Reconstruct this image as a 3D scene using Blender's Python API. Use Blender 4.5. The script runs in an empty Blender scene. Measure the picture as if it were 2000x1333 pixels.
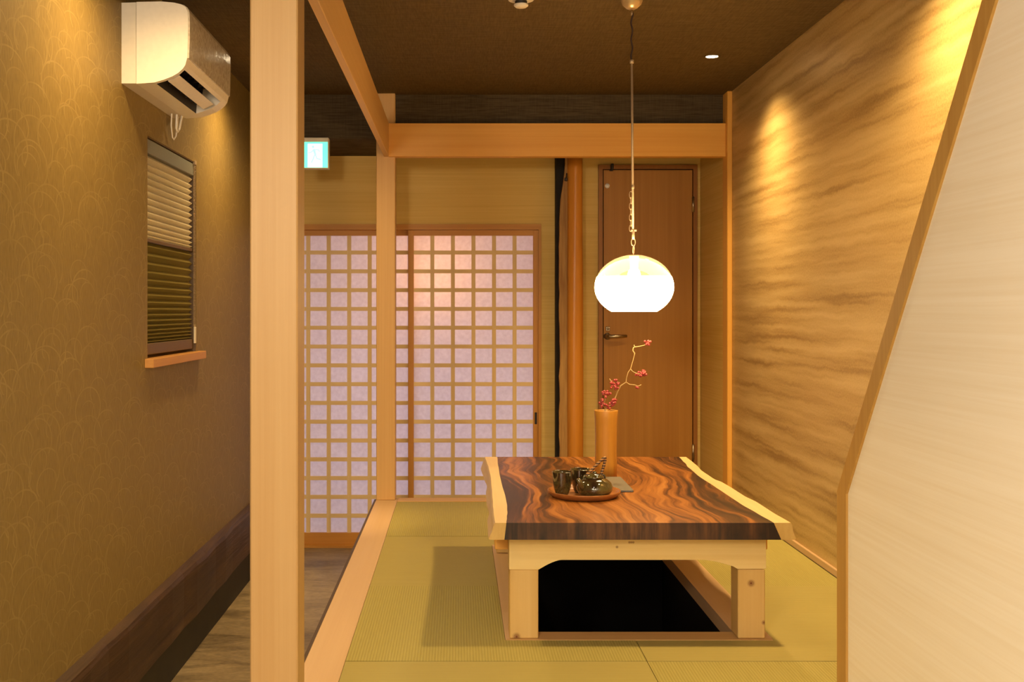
import bpy, bmesh, math, random
from mathutils import Vector, Matrix
random.seed(7)
PI = math.pi
scene = bpy.context.scene
COL = scene.collection

# ------------------------------------------------------------------ camera
F = 2096.0            # focal length in px of the 2000 px wide frame
VX, VY = 897.0, 608.0
CAMZ = 1.40
PLAT = 0.40           # height of the tatami platform
CEIL = 2.55
cam_d = bpy.data.cameras.new('camera')
cam = bpy.data.objects.new('camera', cam_d)
COL.objects.link(cam)
cam.location = (0, 0, CAMZ)
cam.rotation_euler = (PI / 2, 0, 0)
cam_d.sensor_fit = 'HORIZONTAL'
cam_d.sensor_width = 36.0
cam_d.lens = 36.0 * F / 2000.0
cam_d.shift_x = (1000.0 - VX) / 2000.0
cam_d.shift_y = -(666.5 - VY) / 2000.0
cam_d.clip_start = 0.02
scene.camera = cam

# ------------------------------------------------------------------ world, lamps, exposure
world = bpy.data.worlds.new('world')
scene.world = world
world.use_nodes = True
world.node_tree.nodes['Background'].inputs[0].default_value = (0.02, 0.015, 0.01, 1)
world.node_tree.nodes['Background'].inputs[1].default_value = 0.0
vs = scene.view_settings
vs.view_transform = 'Standard'
vs.look = 'None'
vs.exposure = 0.16
vs.gamma = 1.0
vs.use_curve_mapping = False

WARM = (1.0, 0.67, 0.285)
SOFT = (1.0, 0.86, 0.66)


def spot(name, loc, power, size=110, blend=0.9, color=WARM, target=None, radius=0.055):
    d = bpy.data.lights.new(name, 'SPOT')
    d.energy = power
    d.color = color
    d.spot_size = math.radians(size)
    d.spot_blend = blend
    d.shadow_soft_size = radius
    o = bpy.data.objects.new(name, d)
    COL.objects.link(o)
    o.location = loc
    if target is not None:
        o.rotation_euler = (Vector(target) - Vector(loc)).to_track_quat('-Z', 'Y').to_euler()
    return o


# ceiling downlights: two rows, 1.8 m apart, and unseen ones added for foreground light
DOWNLIGHTS = [
    (-0.80, 4.84, 80, 150, WARM), (-0.80, 3.03, 78, 155, WARM),
    (1.14, 4.84, 120, 128, WARM), (1.14, 3.03, 150, 140, WARM),
    (-0.10, 1.05, 90, 155, SOFT), (-0.55, -0.60, 120, 155, SOFT), (0.45, -0.60, 120, 155, SOFT),
]
for (x, y, p, s, c) in DOWNLIGHTS:
    spot('downlight_lamp', (x, y, CEIL - 0.012), p, size=s, blend=1.0, color=c)
spot('downlight_lamp', (1.14, 4.84, CEIL - 0.012), 70, size=84, blend=1.0, color=WARM)
spot('downlight_lamp', (-0.80, 4.84, CEIL - 0.012), 120, size=32, blend=1.0, color=WARM, target=(-0.62, 5.28, 0.0))
# added fill lights behind the camera, brightening the upright surfaces
for (x, y, z, p) in ((-0.72, -0.30, 1.95, 118), (0.25, -1.0, 1.85, 30)):
    d = bpy.data.lights.new('front_fill', 'POINT')
    d.energy = p
    d.color = SOFT
    d.shadow_soft_size = 0.16
    o = bpy.data.objects.new('front_fill', d)
    COL.objects.link(o)
    o.location = (x, y, z)

# light of the entrance behind the paper screens
d = bpy.data.lights.new('entrance_light', 'AREA')
d.energy = 25
d.color = (0.58, 0.57, 1.0)
d.shape = 'RECTANGLE'
d.size, d.size_y = 2.2, 1.3
o = bpy.data.objects.new('entrance_light', d)
COL.objects.link(o)
o.location = (-0.2, 7.45, 0.62)
o.rotation_euler = (math.radians(90), 0, 0)
d = bpy.data.lights.new('entrance_bulb', 'POINT')
d.energy = 4.2
d.color = (1.0, 0.42, 0.09)
d.shadow_soft_size = 0.05
o = bpy.data.objects.new('entrance_bulb', d)
COL.objects.link(o)
o.location = (-0.13, 6.70, 1.62)


# ------------------------------------------------------------------ node helpers
class NT:
    def __init__(self, name):
        self.m = bpy.data.materials.new(name)
        self.m.use_nodes = True
        self.t = self.m.node_tree
        self.b = self.t.nodes['Principled BSDF']
        self.out = self.t.nodes['Material Output']

    def n(self, kind, **kw):
        nd = self.t.nodes.new(kind)
        for k, v in kw.items():
            setattr(nd, k, v)
        return nd

    def l(self, a, b):
        self.t.links.new(a, b)

    def math(self, op, a, b=None, c=None, clamp=False):
        nd = self.n('ShaderNodeMath', operation=op)
        nd.use_clamp = clamp
        for i, v in enumerate((a, b, c)):
            if v is None:
                continue
            if isinstance(v, (int, float)):
                nd.inputs[i].default_value = v
            else:
                self.l(v, nd.inputs[i])
        return nd.outputs[0]

    def coord(self, scale=(1, 1, 1), rnd=True, loc=(0, 0, 0)):
        tc = self.n('ShaderNodeTexCoord')
        mp = self.n('ShaderNodeMapping')
        mp.inputs['Scale'].default_value = scale
        mp.inputs['Location'].default_value = loc
        self.l(tc.outputs['Object'], mp.inputs['Vector'])
        if not rnd:
            return mp.outputs[0]
        oi = self.n('ShaderNodeObjectInfo')
        s = self.math('MULTIPLY', oi.outputs['Random'], 37.0)
        va = self.n('ShaderNodeVectorMath', operation='ADD')
        self.l(mp.outputs[0], va.inputs[0])
        cb = self.n('ShaderNodeCombineXYZ')
        for i in range(3):
            self.l(s, cb.inputs[i])
        self.l(cb.outputs[0], va.inputs[1])
        return va.outputs[0]

    def noise(self, vec, scale=1.0, detail=3.0, rough=0.5, dist=0.0):
        nd = self.n('ShaderNodeTexNoise')
        nd.inputs['Scale'].default_value = scale
        nd.inputs['Detail'].default_value = detail
        nd.inputs['Roughness'].default_value = rough
        nd.inputs['Distortion'].default_value = dist
        self.l(vec, nd.inputs['Vector'])
        return nd.outputs[0]

    def ramp(self, fac, stops):
        nd = self.n('ShaderNodeValToRGB')
        el = nd.color_ramp.elements
        el[0].position, el[0].color = stops[0][0], (*stops[0][1], 1)
        el[1].position, el[1].color = stops[-1][0], (*stops[-1][1], 1)
        for p, c in stops[1:-1]:
            e = el.new(p)
            e.color = (*c, 1)
        self.l(fac, nd.inputs[0])
        return nd.outputs[0]

    def mix(self, fac, a, b, blend='MIX'):
        nd = self.n('ShaderNodeMix', data_type='RGBA', blend_type=blend)
        for sock, v in ((nd.inputs[0], fac), (nd.inputs[6], a), (nd.inputs[7], b)):
            if isinstance(v, (int, float)):
                sock.default_value = v
            elif isinstance(v, tuple):
                sock.default_value = (*v, 1)
            else:
                self.l(v, sock)
        return nd.outputs[2]

    def bump(self, h, strength=0.2, dist=0.01):
        nd = self.n('ShaderNodeBump')
        nd.inputs['Strength'].default_value = strength
        nd.inputs['Distance'].default_value = dist
        self.l(h, nd.inputs['Height'])
        self.l(nd.outputs[0], self.b.inputs['Normal'])

    def base(self, c):
        if isinstance(c, tuple):
            self.b.inputs['Base Color'].default_value = (*c, 1)
        else:
            self.l(c, self.b.inputs['Base Color'])

    def set(self, rough=0.5, metal=0.0, spec=0.5, coat=0.0, coat_rough=0.1):
        self.b.inputs['Roughness'].default_value = rough
        self.b.inputs['Metallic'].default_value = metal
        self.b.inputs['Specular IOR Level'].default_value = spec
        self.b.inputs['Coat Weight'].default_value = coat
        self.b.inputs['Coat Roughness'].default_value = coat_rough
        return self.m


def plain(name, c, rough=0.5, metal=0.0, spec=0.5, grain=0.06, gscale=60):
    t = NT(name)
    n = t.noise(t.coord(), gscale, 3)
    t.base(t.mix(n, tuple(v * (1 - grain) for v in c), tuple(min(1, v * (1 + grain)) for v in c)))
    return t.set(rough, metal, spec)


def emit(name, c, strength):
    t = NT(name)
    t.base((0.8 * c[0], 0.8 * c[1], 0.8 * c[2]))
    t.b.inputs['Emission Color'].default_value = (*c, 1)
    t.b.inputs['Emission Strength'].default_value = strength
    return t.set(0.4)


def wood(name, light, dark, axis='z', fine=70, along=1.6, rough=0.45, knots=(), spec=0.35, contrast=1.0):
    """straight grained wood; axis = direction of the grain; knots = list of (x, y, z, r) in object space"""
    t = NT(name)
    k = {'x': 0, 'y': 1, 'z': 2}[axis]
    sc = [fine] * 3
    sc[k] = along
    sc2 = [fine * 0.13] * 3
    sc2[k] = along * 0.35
    n1 = t.noise(t.coord(tuple(sc)), 1.0, 4, 0.6)
    n2 = t.noise(t.coord(tuple(sc2)), 1.0, 2, 0.5, 0.6)
    f = t.math('ADD', t.math('MULTIPLY', n1, 0.55), t.math('MULTIPLY', n2, 0.45))
    w = 0.2 / contrast
    c = t.ramp(f, [(0.5 - w, dark), (0.5 + w, light)])
    if knots:
        tc = t.n('ShaderNodeTexCoord')
        for (x, y, z, r) in knots:
            vm = t.n('ShaderNodeVectorMath', operation='DISTANCE')
            t.l(tc.outputs['Object'], vm.inputs[0])
            vm.inputs[1].default_value = (x, y, z)
            q = t.math('DIVIDE', vm.outputs['Value'], r)
            msk = t.math('SUBTRACT', 1.25, q, clamp=True)
            ring = t.math('ADD', t.math('MULTIPLY', t.math('SINE', t.math('MULTIPLY', q, 12)), 0.15), 0.85)
            msk = t.math('MULTIPLY', msk, ring, clamp=True)
            c = t.mix(msk, c, (0.16, 0.045, 0.012))
    t.base(c)
    t.bump(n1, 0.08, 0.004)
    return t.set(rough, 0, spec)


# ------------------------------------------------------------------ mesh helpers
class MB:
    def __init__(self):
        self.v, self.f, self.mi, self.sm = [], [], [], []

    def add(self, verts, faces, mi=0, smooth=False):
        o = len(self.v)
        self.v += [tuple(v) for v in verts]
        for f in faces:
            self.f.append(tuple(i + o for i in f))
            self.mi.append(mi)
            self.sm.append(smooth)
        return self

    def box(self, x0, x1, y0, y1, z0, z1, mi=0):
        v = [(x, y, z) for z in (z0, z1) for y in (y0, y1) for x in (x0, x1)]
        return self.add(v, [(0, 2, 3, 1), (4, 5, 7, 6), (0, 1, 5, 4), (2, 6, 7, 3), (0, 4, 6, 2), (1, 3, 7, 5)], mi)

    def cbox(self, x0, x1, y0, y1, z0, z1, c=0.003, mi=0):
        """box with chamfered edges"""
        bm = bmesh.new()
        vs = [bm.verts.new((x, y, z)) for z in (z0, z1) for y in (y0, y1) for x in (x0, x1)]
        for f in [(0, 2, 3, 1), (4, 5, 7, 6), (0, 1, 5, 4), (2, 6, 7, 3), (0, 4, 6, 2), (1, 3, 7, 5)]:
            bm.faces.new([vs[i] for i in f])
        bmesh.ops.bevel(bm, geom=bm.edges[:], offset=c, segments=1, affect='EDGES')
        bm.verts.index_update()
        self.add([v.co[:] for v in bm.verts], [[v.index for v in f.verts] for f in bm.faces], mi)
        bm.free()
        return self

    def prism(self, poly, axis, a0, a1, mi=0):
        """poly: 2-D outline; axis: extrusion axis ('x': poly=(y,z), 'y': (x,z), 'z': (x,y))"""
        def mk(p, a):
            return {'x': (a, p[0], p[1]), 'y': (p[0], a, p[1]), 'z': (p[0], p[1], a)}[axis]
        n = len(poly)
        v = [mk(p, a0) for p in poly] + [mk(p, a1) for p in poly]
        fs = [tuple(range(n))[::-1], tuple(range(n, 2 * n))] + [(i, (i + 1) % n, n + (i + 1) % n, n + i) for i in range(n)]
        return self.add(v, fs, mi)

    def lathe(self, prof, c, seg=32, mi=0, smooth=True, wob=None, cap0=False, cap1=False):
        """prof: list of (r, z); c = centre (x, y, z0)"""
        v, fs = [], []
        for j, (r, z) in enumerate(prof):
            for i in range(seg):
                a = 2 * PI * i / seg
                rr = r * (wob(a, z) if wob else 1)
                v.append((c[0] + rr * math.cos(a), c[1] + rr * math.sin(a), c[2] + z))
        for j in range(len(prof) - 1):
            for i in range(seg):
                k = (i + 1) % seg
                fs.append((j * seg + i, j * seg + k, (j + 1) * seg + k, (j + 1) * seg + i))
        if cap0:
            fs.append(tuple(range(seg))[::-1])
        if cap1:
            fs.append(tuple((len(prof) - 1) * seg + i for i in range(seg)))
        return self.add(v, fs, mi, smooth)

    def tube(self, pts, r, seg=8, mi=0, closed=False):
        pts = [Vector(p) for p in pts]
        n = len(pts)
        rs = r if isinstance(r, (list, tuple)) else [r] * n
        v, fs = [], []
        up = None
        for i, p in enumerate(pts):
            if closed:
                t = (pts[(i + 1) % n] - pts[i - 1]).normalized()
            else:
                t = (pts[min(i + 1, n - 1)] - pts[max(i - 1, 0)]).normalized()
            if up is None:
                up = t.orthogonal().normalized()
            up = (up - t * up.dot(t))
            up = up.normalized() if up.length > 1e-6 else t.orthogonal().normalized()
            w = t.cross(up)
            for k in range(seg):
                a = 2 * PI * k / seg
                v.append(p + (up * math.cos(a) + w * math.sin(a)) * rs[i])
        for i in range(n if closed else n - 1):
            j = (i + 1) % n
            for k in range(seg):
                m = (k + 1) % seg
                fs.append((i * seg + k, i * seg + m, j * seg + m, j * seg + k))
        if not closed:
            fs.append(tuple(range(seg))[::-1])
            fs.append(tuple((n - 1) * seg + k for k in range(seg)))
        return self.add(v, fs, mi, True)

    def ball(self, c, r, seg=10, rings=6, mi=0, sz=1.0):
        prof = [(max(1e-4, r * math.sin(PI * j / rings)), -r * sz * math.cos(PI * j / rings)) for j in range(rings + 1)]
        return self.lathe(prof, c, seg, mi)

    def build(self, name, mats, parent=None, loc=None, recalc=True):
        o0 = Vector(parent['_w']) if parent is not None else Vector(loc or (0, 0, 0))
        me = bpy.data.meshes.new(name)
        me.from_pydata([tuple(Vector(v) - o0) for v in self.v], [], self.f)
        mats = mats if isinstance(mats, (list, tuple)) else [mats]
        for m in mats:
            me.materials.append(m)
        me.polygons.foreach_set('material_index', self.mi)
        me.polygons.foreach_set('use_smooth', self.sm)
        if recalc:
            bm = bmesh.new()
            bm.from_mesh(me)
            bmesh.ops.recalc_face_normals(bm, faces=bm.faces)
            bm.to_mesh(me)
            bm.free()
        me.update()
        o = bpy.data.objects.new(name, me)
        COL.objects.link(o)
        o['_w'] = tuple(o0)
        if parent is not None:
            o.parent = parent
        else:
            o.location = o0
        return o


def tag(o, label=None, cat=None, group=None, kind=None):
    if label:
        o['label'] = label
    if cat:
        o['category'] = cat
    if group:
        o['group'] = group
    if kind:
        o['kind'] = kind
    return o


def thing(name, loc, label=None, cat=None, group=None, kind=None):
    o = bpy.data.objects.new(name, None)
    COL.objects.link(o)
    o.location = loc
    o['_w'] = tuple(loc)
    o.empty_display_size = 0.05
    return tag(o, label, cat, group, kind)


def part_copy(src, parent, offset=(0, 0, 0)):
    c = src.copy()
    COL.objects.link(c)
    c.parent = parent
    c.location = Vector(src.location) + Vector(offset)
    return c


def P(px, py, Y):
    """the point seen at pixel (px, py) at the depth Y"""
    return Vector(((px - VX) * Y / F, Y, CAMZ - (py - VY) * Y / F))


def XP(px, Y):
    return (px - VX) * Y / F


def ZP(py, Y):
    return CAMZ - (py - VY) * Y / F


# ------------------------------------------------------------------ materials
HINOKI = ((0.55, 0.345, 0.145), (0.485, 0.28, 0.10))
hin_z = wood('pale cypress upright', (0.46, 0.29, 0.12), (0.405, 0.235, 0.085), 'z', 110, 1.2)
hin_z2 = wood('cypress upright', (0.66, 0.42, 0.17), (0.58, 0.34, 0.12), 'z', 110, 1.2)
hin_y = wood('pale cypress lengthwise', (0.72, 0.46, 0.19), (0.64, 0.38, 0.14), 'y', 90, 1.2)
hin_x = wood('pale cypress crosswise', *HINOKI, 'x', 90, 1.2)
kerb_m = wood('pale pinkish cypress kerb', (0.56, 0.385, 0.22), (0.51, 0.335, 0.18), 'y', 80, 1.0)
beam_x = wood('cedar beam crosswise', (0.78, 0.43, 0.095), (0.69, 0.34, 0.065), 'x', 70, 1.0)
org_x = wood('orange cedar crosswise', (0.62, 0.30, 0.055), (0.50, 0.215, 0.035), 'x', 80, 1.4)
org_z = wood('orange cedar upright', (0.62, 0.30, 0.055), (0.50, 0.215, 0.035), 'z', 80, 1.4)
org_y = wood('orange cedar lengthwise', (0.62, 0.32, 0.09), (0.52, 0.24, 0.06), 'y', 80, 1.4)
trim_x = wood('oak trim', (0.56, 0.34, 0.10), (0.45, 0.25, 0.065), 'z', 90, 2.0, rough=0.6, spec=0.12)
lat_m = wood('lattice cedar', (0.88, 0.68, 0.38), (0.78, 0.58, 0.28), 'z', 90, 2.0)
doorleaf = wood('brown veneer', (0.47, 0.225, 0.045), (0.36, 0.155, 0.026), 'z', 40, 0.9, rough=0.4)
doorframe_m = wood('dark veneer frame', (0.36, 0.155, 0.035), (0.28, 0.11, 0.024), 'z', 60, 1.2, rough=0.4)
pine_x = wood('pine crosswise', (0.80, 0.61, 0.28), (0.70, 0.48, 0.18), 'x', 55, 1.3, rough=0.5, contrast=1.2)
vase_m = wood('vase wood', (0.52, 0.255, 0.042), (0.40, 0.17, 0.022), 'z', 60, 3.0, rough=0.35)
tray_m = wood('tray wood', (0.36, 0.14, 0.035), (0.20, 0.065, 0.016), 'x', 60, 5.0, rough=0.3)
log_m = wood('polished log', (0.68, 0.29, 0.04), (0.52, 0.20, 0.025), 'z', 45, 1.0, rough=0.32)
logface_m = wood('split log face', (0.50, 0.30, 0.10), (0.26, 0.12, 0.03), 'z', 60, 4.0, rough=0.6, contrast=1.3)

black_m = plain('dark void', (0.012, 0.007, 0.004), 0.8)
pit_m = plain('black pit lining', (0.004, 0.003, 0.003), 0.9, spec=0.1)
brass_m = plain('brushed nickel', (0.55, 0.44, 0.31), 0.5, 0.6)
dkmetal = plain('dark iron', (0.03, 0.022, 0.018), 0.45, 0.6)
chrome_m = plain('worn steel', (0.50, 0.43, 0.33), 0.35, 1.0)
canopy_m = plain('satin champagne cup', (0.70, 0.55, 0.33), 0.28, 0.7)
cord_m = plain('brown cord', (0.035, 0.015, 0.01), 0.6)
plastic = plain('cream plastic', (0.84, 0.79, 0.70), 0.35)
plastic2 = plain('matt cream plastic', (0.74, 0.68, 0.58), 0.5)
dkplastic = plain('dark vent', (0.012, 0.01, 0.009), 0.6)
slate_m = plain('grey card', (0.155, 0.135, 0.105), 0.55)
slate_e = plain('dark card edge', (0.03, 0.03, 0.03), 0.5)
blind_rail = plain('grey green rail', (0.20, 0.20, 0.17), 0.45)
blind_dark = plain('brown rail', (0.13, 0.075, 0.03), 0.5)
chain_m = plain('bead chain', (0.42, 0.30, 0.16), 0.4)
lattice_rope = plain('white cord', (0.85, 0.80, 0.70), 0.5)

# wallpapers ---------------------------------------------------------------


def streak_paper(name, light, dark):
    t = NT(name)
    n1 = t.noise(t.coord((1.3, 1.3, 120), False), 1.0, 4, 0.6)
    n2 = t.noise(t.coord((0.7, 0.7, 22), False, (3, 1, 2)), 1.0, 2, 0.5)
    f = t.math('ADD', t.math('MULTIPLY', n1, 0.6), t.math('MULTIPLY', n2, 0.4))
    t.base(t.ramp(f, [(0.36, dark), (0.62, light)]))
    t.bump(n1, 0.06, 0.003)
    return t.set(0.65, 0, 0.25)


back_paper = streak_paper('beige streaked paper', (0.78, 0.56, 0.19), (0.70, 0.48, 0.14))
stair_paper = streak_paper('cream streaked paper', (0.93, 0.87, 0.77), (0.88, 0.80, 0.67))

# left wall: brown paper with fine overlapping arcs
t = NT('brown arc paper')
tc = t.n('ShaderNodeTexCoord')
sp = t.n('ShaderNodeSeparateXYZ')
t.l(tc.outputs['Object'], sp.inputs[0])
mask = None
for (s, ox, oz, r0, w, rn) in ((6.2, 0.3, 0.7, 0.36, 0.013, 0.35), (6.2, 0.8, 1.2, 0.36, 0.012, 0.35), (9.5, 3.1, 1.9, 0.35, 0.015, 0.45), (5.2, 9.1, 3.3, 0.36, 0.009, 0.4), (9.5, 5.6, 4.4, 0.30, 0.013, 0.5)):
    cb = t.n('ShaderNodeCombineXYZ')
    t.l(t.math('MULTIPLY_ADD', sp.outputs['Y'], s * 0.55, ox), cb.inputs[0])
    zz = t.math('MULTIPLY_ADD', sp.outputs['Z'], s * 0.92, oz)
    t.l(zz, cb.inputs[1])
    vo = t.n('ShaderNodeTexVoronoi', voronoi_dimensions='2D', feature='F1')
    vo.inputs['Scale'].default_value = 1.0
    vo.inputs['Randomness'].default_value = rn
    t.l(cb.outputs[0], vo.inputs['Vector'])
    ring = t.math('LESS_THAN', t.math('ABSOLUTE', t.math('SUBTRACT', vo.outputs['Distance'], r0)), w)
    sp2 = t.n('ShaderNodeSeparateXYZ')
    t.l(vo.outputs['Position'], sp2.inputs[0])
    upm = t.math('GREATER_THAN', t.math('SUBTRACT', zz, sp2.outputs['Y']), -0.22)
    q = t.math('MULTIPLY', ring, upm)
    mask = q if mask is None else t.math('MAXIMUM', mask, q)
brk = t.noise(t.coord((1, 9, 9), False), 1.0, 2)
mask = t.math('MULTIPLY', mask, t.math('MULTIPLY_ADD', brk, 1.2, -0.22, clamp=True))
g = t.noise(t.coord((60, 220, 30), False), 1.0, 3)
bc = t.ramp(g, [(0.3, (0.185, 0.122, 0.033)), (0.7, (0.255, 0.175, 0.052))])
t.base(t.mix(mask, bc, (0.325, 0.232, 0.082)))
leftpaper = t.set(0.55, 0.0, 0.35)

# gold wall: wavering dark bands on a granular gold ground
t = NT('gold banded paper')
vec = t.coord((1, 1, 1), False)
wv = t.noise(t.coord((0, 7.0, 9.0), False), 1.0, 4, 0.65)
spz = t.n('ShaderNodeSeparateXYZ')
t.l(vec, spz.inputs[0])
zz = t.math('MULTIPLY_ADD', wv, 0.04, spz.outputs['Z'])
cb = t.n('ShaderNodeCombineXYZ')
t.l(t.math('MULTIPLY', spz.outputs['Y'], 0.9), cb.inputs[1])
t.l(t.math('MULTIPLY', zz, 24.0), cb.inputs[2])
bands = t.noise(cb.outputs[0], 1.0, 3.0, 0.5, 0.0)
grain = t.noise(vec, 120, 3, 0.75)
f = t.math('ADD', t.math('MULTIPLY', bands, 0.7), t.math('MULTIPLY', grain, 0.3))
col = t.ramp(f, [(0.34, (0.31, 0.19, 0.065)), (0.48, (0.50, 0.345, 0.14)), (0.64, (0.62, 0.46, 0.215))])
t.base(col)
t.bump(grain, 0.25, 0.003)
goldpaper = t.set(0.42, 0.25, 0.4)

# ceiling and dark drop wall
t = NT('dark brown woven ceiling paper')
n1 = t.noise(t.coord((14, 150, 150), False), 1.0, 3, 0.6)
n2 = t.noise(t.coord((150, 14, 14), False), 1.0, 3, 0.6)
f = t.math('MULTIPLY', t.math('ADD', n1, n2), 0.5)
t.base(t.ramp(f, [(0.38, (0.085, 0.056, 0.022)), (0.62, (0.135, 0.09, 0.038))]))
t.bump(f, 0.2, 0.003)
ceilpaper = t.set(0.75, 0, 0.15)
t = NT('dark woven drop wall paper')
n1 = t.noise(t.coord((9, 9, 170), False), 1.0, 3, 0.6)
n2 = t.noise(t.coord((170, 170, 9), False), 1.0, 3, 0.6)
f = t.math('ADD', t.math('MULTIPLY', n1, 0.7), t.math('MULTIPLY', n2, 0.3))
t.base(t.ramp(f, [(0.36, (0.05, 0.035, 0.018)), (0.66, (0.105, 0.078, 0.045))]))
droppaper = t.set(0.75, 0, 0.15)

# tatami


def tatami(name, axis, light, dark):
    t = NT(name)
    tc = t.n('ShaderNodeTexCoord')
    sp = t.n('ShaderNodeSeparateXYZ')
    t.l(tc.outputs['Object'], sp.inputs[0])
    a = sp.outputs['X' if axis == 'x' else 'Y']
    s = t.math('SINE', t.math('MULTIPLY', a, 2 * PI / 0.0085))
    s = t.math('MULTIPLY_ADD', s, 0.5, 0.5)
    sc = (200, 12, 1) if axis == 'x' else (12, 200, 1)
    n = t.noise(t.coord(sc), 1.0, 3, 0.6)
    f = t.math('ADD', t.math('MULTIPLY', s, 0.5), t.math('MULTIPLY', n, 0.5))
    t.base(t.ramp(f, [(0.15, dark), (0.8, light)]))
    t.bump(s, 0.35, 0.0015)
    return t.set(0.6, 0, 0.3)


tat_x = tatami('tatami weave lengthwise', 'x', (0.375, 0.325, 0.10), (0.28, 0.235, 0.062))
tat_y = tatami('tatami weave crosswise', 'y', (0.365, 0.31, 0.10), (0.31, 0.255, 0.075))  # slightly different tint paints in the sheen of the turned weave

# floor: trowelled dark mortar
t = NT('trowelled mortar')
n1 = t.noise(t.coord((3, 9, 3), False), 1.0, 5, 0.65, 0.8)
n2 = t.noise(t.coord((40, 60, 40), False), 1.0, 3)
f = t.math('ADD', t.math('MULTIPLY', n1, 0.7), t.math('MULTIPLY', n2, 0.3))
t.base(t.ramp(f, [(0.34, (0.12, 0.088, 0.048)), (0.66, (0.34, 0.26, 0.15))]))
t.bump(f, 0.25, 0.01)
mortar = t.set(0.38, 0, 0.45)

# weathered sill timber
t = NT('dark weathered timber')
n1 = t.noise(t.coord((30, 1.6, 30), False), 1.0, 5, 0.65, 0.6)
n2 = t.noise(t.coord((4, 3, 6), False), 1.0, 3, 0.6)
f = t.math('ADD', t.math('MULTIPLY', n1, 0.6), t.math('MULTIPLY', n2, 0.4))
t.base(t.ramp(f, [(0.34, (0.028, 0.013, 0.006)), (0.60, (0.075, 0.038, 0.016)), (0.74, (0.17, 0.10, 0.042))]))
t.bump(n1, 0.5, 0.01)
darktimber = t.set(0.5, 0, 0.4)
foundation_m = plain('dark foundation', (0.03, 0.022, 0.009), 0.8, grain=0.3, gscale=14)

# table slab
def slab(name, stops, rough, coat):
    t = NT(name)
    tc = t.n('ShaderNodeTexCoord')
    sp = t.n('ShaderNodeSeparateXYZ')
    t.l(tc.outputs['Object'], sp.inputs[0])
    w1 = t.noise(t.coord((2.2, 1.3, 0), False), 1.0, 2, 0.5)
    w2 = t.noise(t.coord((7, 4.5, 0), False, (5, 2, 0)), 1.0, 2, 0.5)
    xw = t.math('ADD', sp.outputs['X'], t.math('MULTIPLY', t.math('SUBTRACT', w1, 0.5), 0.34))
    xw = t.math('ADD', xw, t.math('MULTIPLY', t.math('SUBTRACT', w2, 0.5), 0.06))
    cb = t.n('ShaderNodeCombineXYZ')
    t.l(t.math('MULTIPLY', xw, 19.0), cb.inputs[0])
    t.l(t.math('MULTIPLY', sp.outputs['Y'], 0.75), cb.inputs[1])
    t.l(t.math('MULTIPLY', sp.outputs['Z'], 5.0), cb.inputs[2])
    nb = t.noise(cb.outputs[0], 1.0, 4.0, 0.6, 0.15)
    cb2 = t.n('ShaderNodeCombineXYZ')
    t.l(t.math('MULTIPLY', xw, 62.0), cb2.inputs[0])
    t.l(t.math('MULTIPLY', sp.outputs['Y'], 2.2), cb2.inputs[1])
    nf = t.noise(cb2.outputs[0], 1.0, 3.0, 0.6)
    # the heartwood is darkest in two bands, one along each sapwood edge
    dx = t.math('ABSOLUTE', t.math('SUBTRACT', xw, 0.0))
    band = t.math('MULTIPLY_ADD', t.math('SUBTRACT', dx, 0.10, clamp=True), 0.45, -0.015)
    f = t.math('ADD', t.math('MULTIPLY', nb, 0.64), t.math('MULTIPLY', nf, 0.36))
    f = t.math('SUBTRACT', f, band)
    t.base(t.ramp(f, stops))
    return t.set(rough, 0, 0.45, coat=coat, coat_rough=0.2)


slab_m = slab('figured dark slab', [(0.33, (0.020, 0.007, 0.002)), (0.41, (0.065, 0.022, 0.005)), (0.47, (0.19, 0.062, 0.010)), (0.54, (0.33, 0.122, 0.022)), (0.66, (0.47, 0.21, 0.052))], 0.38, 0.1)
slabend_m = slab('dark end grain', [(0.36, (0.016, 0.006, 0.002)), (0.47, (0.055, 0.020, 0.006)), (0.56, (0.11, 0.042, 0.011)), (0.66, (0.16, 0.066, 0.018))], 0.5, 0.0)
sapend_m = wood('shaded sapwood end', (0.60, 0.41, 0.14), (0.48, 0.30, 0.085), 'z', 60, 20, rough=0.5)  # end grain, with front-face shading mixed into the darker colour
sap_m = wood('pale sapwood', (0.70, 0.53, 0.28), (0.62, 0.43, 0.19), 'y', 45, 2.5, rough=0.35)

# glazed stoneware
t = NT('dark green brown glaze')
n = t.noise(t.coord((14, 14, 22)), 1.0, 4, 0.6, 0.4)
t.base(t.ramp(n, [(0.36, (0.022, 0.011, 0.005)), (0.52, (0.055, 0.042, 0.014)), (0.68, (0.10, 0.085, 0.028))]))
glaze_m = t.set(0.08, 0.0, 0.7, coat=0.8, coat_rough=0.03)
t = NT('wrapped cane')
sp = t.n('ShaderNodeSeparateXYZ')
tc = t.n('ShaderNodeTexCoord')
t.l(tc.outputs['Object'], sp.inputs[0])
s = t.math('SINE', t.math('MULTIPLY', sp.outputs['Z'], 720))
t.base(t.ramp(t.math('MULTIPLY_ADD', s, 0.5, 0.5), [(0.35, (0.03, 0.012, 0.006)), (0.6, (0.38, 0.19, 0.07))]))
cane_m = t.set(0.45)
berry_m = plain('pink berry', (0.40, 0.062, 0.065), 0.25, grain=0.3, gscale=120)
twig_m = plain('pale twig', (0.56, 0.40, 0.17), 0.6)

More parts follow.
